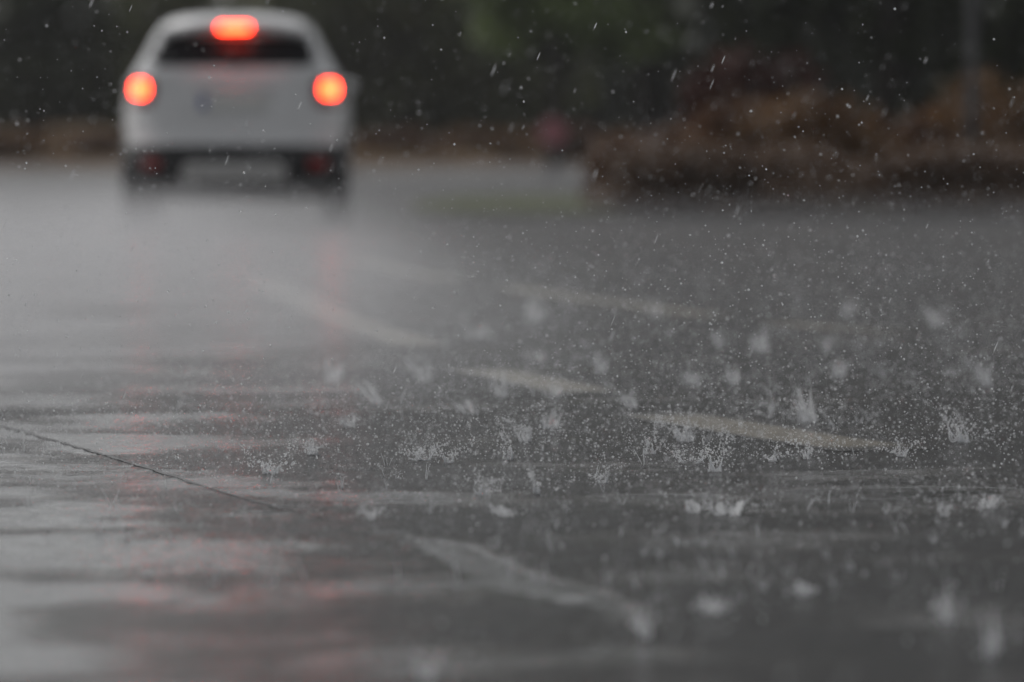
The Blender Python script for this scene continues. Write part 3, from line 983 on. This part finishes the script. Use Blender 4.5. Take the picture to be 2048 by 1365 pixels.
# the countless small and half-formed splashes between them
r = random.Random(77)
tiny = []
tp, ts = [], []
for i in range(170):                                     # collapsing ones: loose knots of drops
    y = 12.2 + 20 * r.random() ** 1.3
    x = r.uniform(-.06, .095) * y
    z0 = float(road_h(x, y))
    w, h, sl = r.uniform(.012, .03), r.uniform(.02, .05) * (1 + y / 30), r.uniform(-.6, .2)
    for m_ in range(r.choice((14, 22, 34, 50))):
        t = r.random()
        tp.append((x + r.gauss(0, w * (.4 + t)) + sl * h * t, y + r.gauss(0, w), z0 + .002 + h * t)); ts.append(r.uniform(.0007, .0021))
for i in range(420):
    y = 8.2 + 26 * r.random() ** 1.5
    x = r.uniform(-.10, .10) * y + (.012 * y if r.random() < .5 else 0)
    z0 = float(road_h(x, y))
    w, h = r.uniform(.008, .03) * (1 + y / 40), r.uniform(.008, .035) * (1 + y / 25)
    a0 = r.uniform(0, 6.28)
    for k in range(r.choice((1, 2, 2, 3, 4))):
        a = a0 + k * r.uniform(.8, 2.6)
        c, s = math.cos(a), math.sin(a)
        hh = h * r.uniform(.4, 1.0); o = w * r.uniform(.2, .6)
        sl = r.uniform(-.4, .2)
        f = lambda t: Vector((x + c * (w * .15 + o * t ** 1.5) + sl * hh * t, y + s * (w * .15 + o * t ** 1.5), z0 + hh * t))
        r0 = r.uniform(.0003, .0008)
        tiny.append(tube([f(t / 5 * .7) for t in range(6)], [r0 * (1.3 - .15 * t) for t in range(6)], 5))
        for m_ in range(r.choice((3, 5, 8, 12))):
            v_ = f(r.uniform(.3, 1.7)) + Vector((r.gauss(0, .004), r.gauss(0, .004), r.gauss(0, .003)))
            tp.append(v_[:]); ts.append(r.uniform(.0005, .0012))
tv_, tf_ = merge(tiny)
bv_, bf_ = blobs(np.array(tp), np.repeat(np.array(ts)[:, None], 3, 1))
tv_, tf_ = merge([(tv_, tf_), ([tuple(v_) for v_ in bv_], [tuple(int(i) for i in f_) for f_ in bf_])])
tag(link('small_splashes', mesh('small_splashes', tv_, tf_), M['water']), 'countless tiny half-formed splashes pitting the wet road', 'splashes', kind='stuff')

# ------------------------------------------------------------------ rain in the air
q = np.random.default_rng(21)
# droplets thrown up from the road, thickest close to it
n = 105000
yy = 8.0 + 15.0 * q.beta(1.6, 2.6, n)
xx = q.uniform(-2.4, 2.4, n)
clus = .5 + .5 * np.sin(xx * 5.1 + 1.3 * np.sin(yy * 2.1)) * np.sin(yy * 3.3 + 1.7 * np.sin(xx * 3.7))
zz = q.exponential(.19, n) * (.5 + clus)
keep = (zz < 1.6)
P = np.stack([xx, yy, zz + .003], 1)[keep]
spl = np.array([W(a_[0], a_[1]) for a_ in SPL if a_[1] > 740])
nb = 7000
ci = q.integers(0, len(spl), nb)
PB = np.stack([spl[ci, 0] + q.normal(0, .055, nb), spl[ci, 1] + q.normal(0, .12, nb), .004 + np.abs(q.normal(0, .045, nb))], 1)
P = np.concatenate([P, PB])
s_ = np.minimum(np.exp(q.normal(math.log(.00094), .45, len(P))), .0027)
S = np.repeat(s_[:, None], 3, 1) * q.uniform(.75, 1.3, (len(P), 3))
dv_, df2 = blobs(P, S, OCT_V, OCT_F)
tag(link('rebounding_droplets', fast_mesh('rebounding_droplets', dv_, df2), M['drop']), 'fine rebounding droplets hanging over the wet road', 'droplets', kind='stuff')

# falling raindrops, blown slightly to the left as they fall
n = 2600
yy = q.uniform(4.5, 30, n)
xx = q.uniform(-3.4, 3.4, n)
zz = q.uniform(0.02, 2.2, n)
ln = q.uniform(.006, .014, n)
rd = q.uniform(.0006, .0013, n)
ax = Vector((.40, 0, 1)).normalized()
rot = np.array(Vector((0, 0, 1)).rotation_difference(ax).to_matrix())
dv_, df2 = blobs(np.stack([xx, yy, zz], 1), np.stack([rd, rd, ln], 1), ICO_V, ICO_F, rot)
tag(link('falling_rain', fast_mesh('falling_rain', dv_, df2), M['drop']), 'falling raindrops slanting across the dark trees', 'rain', kind='stuff')

# ------------------------------------------------------------------ spray and haze
def volume_mat(name, density, colour=(.9, .9, .92), noise=None):
    m, nt, out = new_mat(name)
    L = nt.links.new
    pv_ = N(nt, 'ShaderNodeVolumePrincipled')
    pv_.inputs['Color'].default_value = (*colour, 1)
    pv_.inputs['Density'].default_value = density
    pv_.inputs['Anisotropy'].default_value = 0.2
    L(pv_.outputs[0], out.inputs['Volume'])
    return m, nt, pv_

def box(name, lo, hi, mat):
    x0, y0, z0 = lo; x1, y1, z1 = hi
    v_ = [(x0, y0, z0), (x1, y0, z0), (x1, y1, z0), (x0, y1, z0), (x0, y0, z1), (x1, y0, z1), (x1, y1, z1), (x0, y1, z1)]
    f_ = [(3, 2, 1, 0), (4, 5, 6, 7), (0, 1, 5, 4), (1, 2, 6, 5), (2, 3, 7, 6), (3, 0, 4, 7)]
    return link(name, mesh(name, v_, f_, False), mat)

hm, _, _ = volume_mat('rain_haze', 0.00032)
tag(box('haze', (-410, -70, -1.2), (410, 710, 30.0), hm), 'pale rain haze over the whole place', 'haze', kind='stuff')

mm, _, _ = volume_mat('splash_mist', 0.009)
mb = box('splash_mist', (-12, 14.5, 0.012), (12, 128, 0.25), mm)
tag(mb, 'low mist of splashing rain over the far road', 'mist', kind='stuff')

# tyre spray trailing the car: a low long plume, thick over the wheel tracks and ragged at its edges
sm, nt, pv_ = volume_mat('tyre_spray', 1.0, (.93, .93, .95))
L = nt.links.new
tc = N(nt, 'ShaderNodeTexCoord')
nz = N(nt, 'ShaderNodeTexNoise', Scale=0.8, Detail=2.0, Roughness=0.5)
L(tc.outputs['Object'], nz.inputs['Vector'])
sep = N(nt, 'ShaderNodeSeparateXYZ')
L(tc.outputs['Object'], sep.inputs[0])
hz = N(nt, 'ShaderNodeMapRange', interpolation_type='SMOOTHSTEP')      # thins with height
hz.inputs['From Min'].default_value = 0.0; hz.inputs['From Max'].default_value = 0.50
hz.inputs['To Min'].default_value = 1.0; hz.inputs['To Max'].default_value = 0.0
L(sep.outputs['Z'], hz.inputs['Value'])
cxn = N(nt, 'ShaderNodeMapRange', interpolation_type='SMOOTHSTEP')      # thins to the sides
ab = N(nt, 'ShaderNodeMath', operation='ABSOLUTE'); L(sep.outputs['X'], ab.inputs[0])
cxn.inputs['From Min'].default_value = 0.3; cxn.inputs['From Max'].default_value = 2.1
cxn.inputs['To Min'].default_value = 1.0; cxn.inputs['To Max'].default_value = 0.0
L(ab.outputs[0], cxn.inputs['Value'])
nr = N(nt, 'ShaderNodeMapRange')
nr.inputs['From Min'].default_value = 0.40; nr.inputs['From Max'].default_value = 0.66
L(nz.outputs['Fac'], nr.inputs['Value'])
m1 = N(nt, 'ShaderNodeMath', operation='MULTIPLY'); L(hz.outputs[0], m1.inputs[0]); L(cxn.outputs[0], m1.inputs[1])
m2 = N(nt, 'ShaderNodeMath', operation='MULTIPLY'); L(m1.outputs[0], m2.inputs[0]); L(nr.outputs[0], m2.inputs[1])
fy = N(nt, 'ShaderNodeMapRange')                                      # settles and spreads behind the car
fy.inputs['From Min'].default_value = -14.0; fy.inputs['From Max'].default_value = 14.0
fy.inputs['To Min'].default_value = 1.0; fy.inputs['To Max'].default_value = 0.10
L(sep.outputs['Y'], fy.inputs['Value'])
m2b = N(nt, 'ShaderNodeMath', operation='MULTIPLY'); L(m2.outputs[0], m2b.inputs[0]); L(fy.outputs[0], m2b.inputs[1])
m3 = N(nt, 'ShaderNodeMath', operation='MULTIPLY'); m3.inputs[1].default_value = 0.74; L(m2b.outputs[0], m3.inputs[0])
L(m3.outputs[0], pv_.inputs['Density'])
sb = box('tyre_spray', (-2.2, -14.0, 0.014), (2.2, 14.0, 0.51), sm)
sb.location = (-2.15, 27.4, 0.0)
sb.rotation_euler = (0, 0, R(2.5))
tag(sb, 'white cloud of tyre spray hanging behind the car', 'spray', kind='stuff')
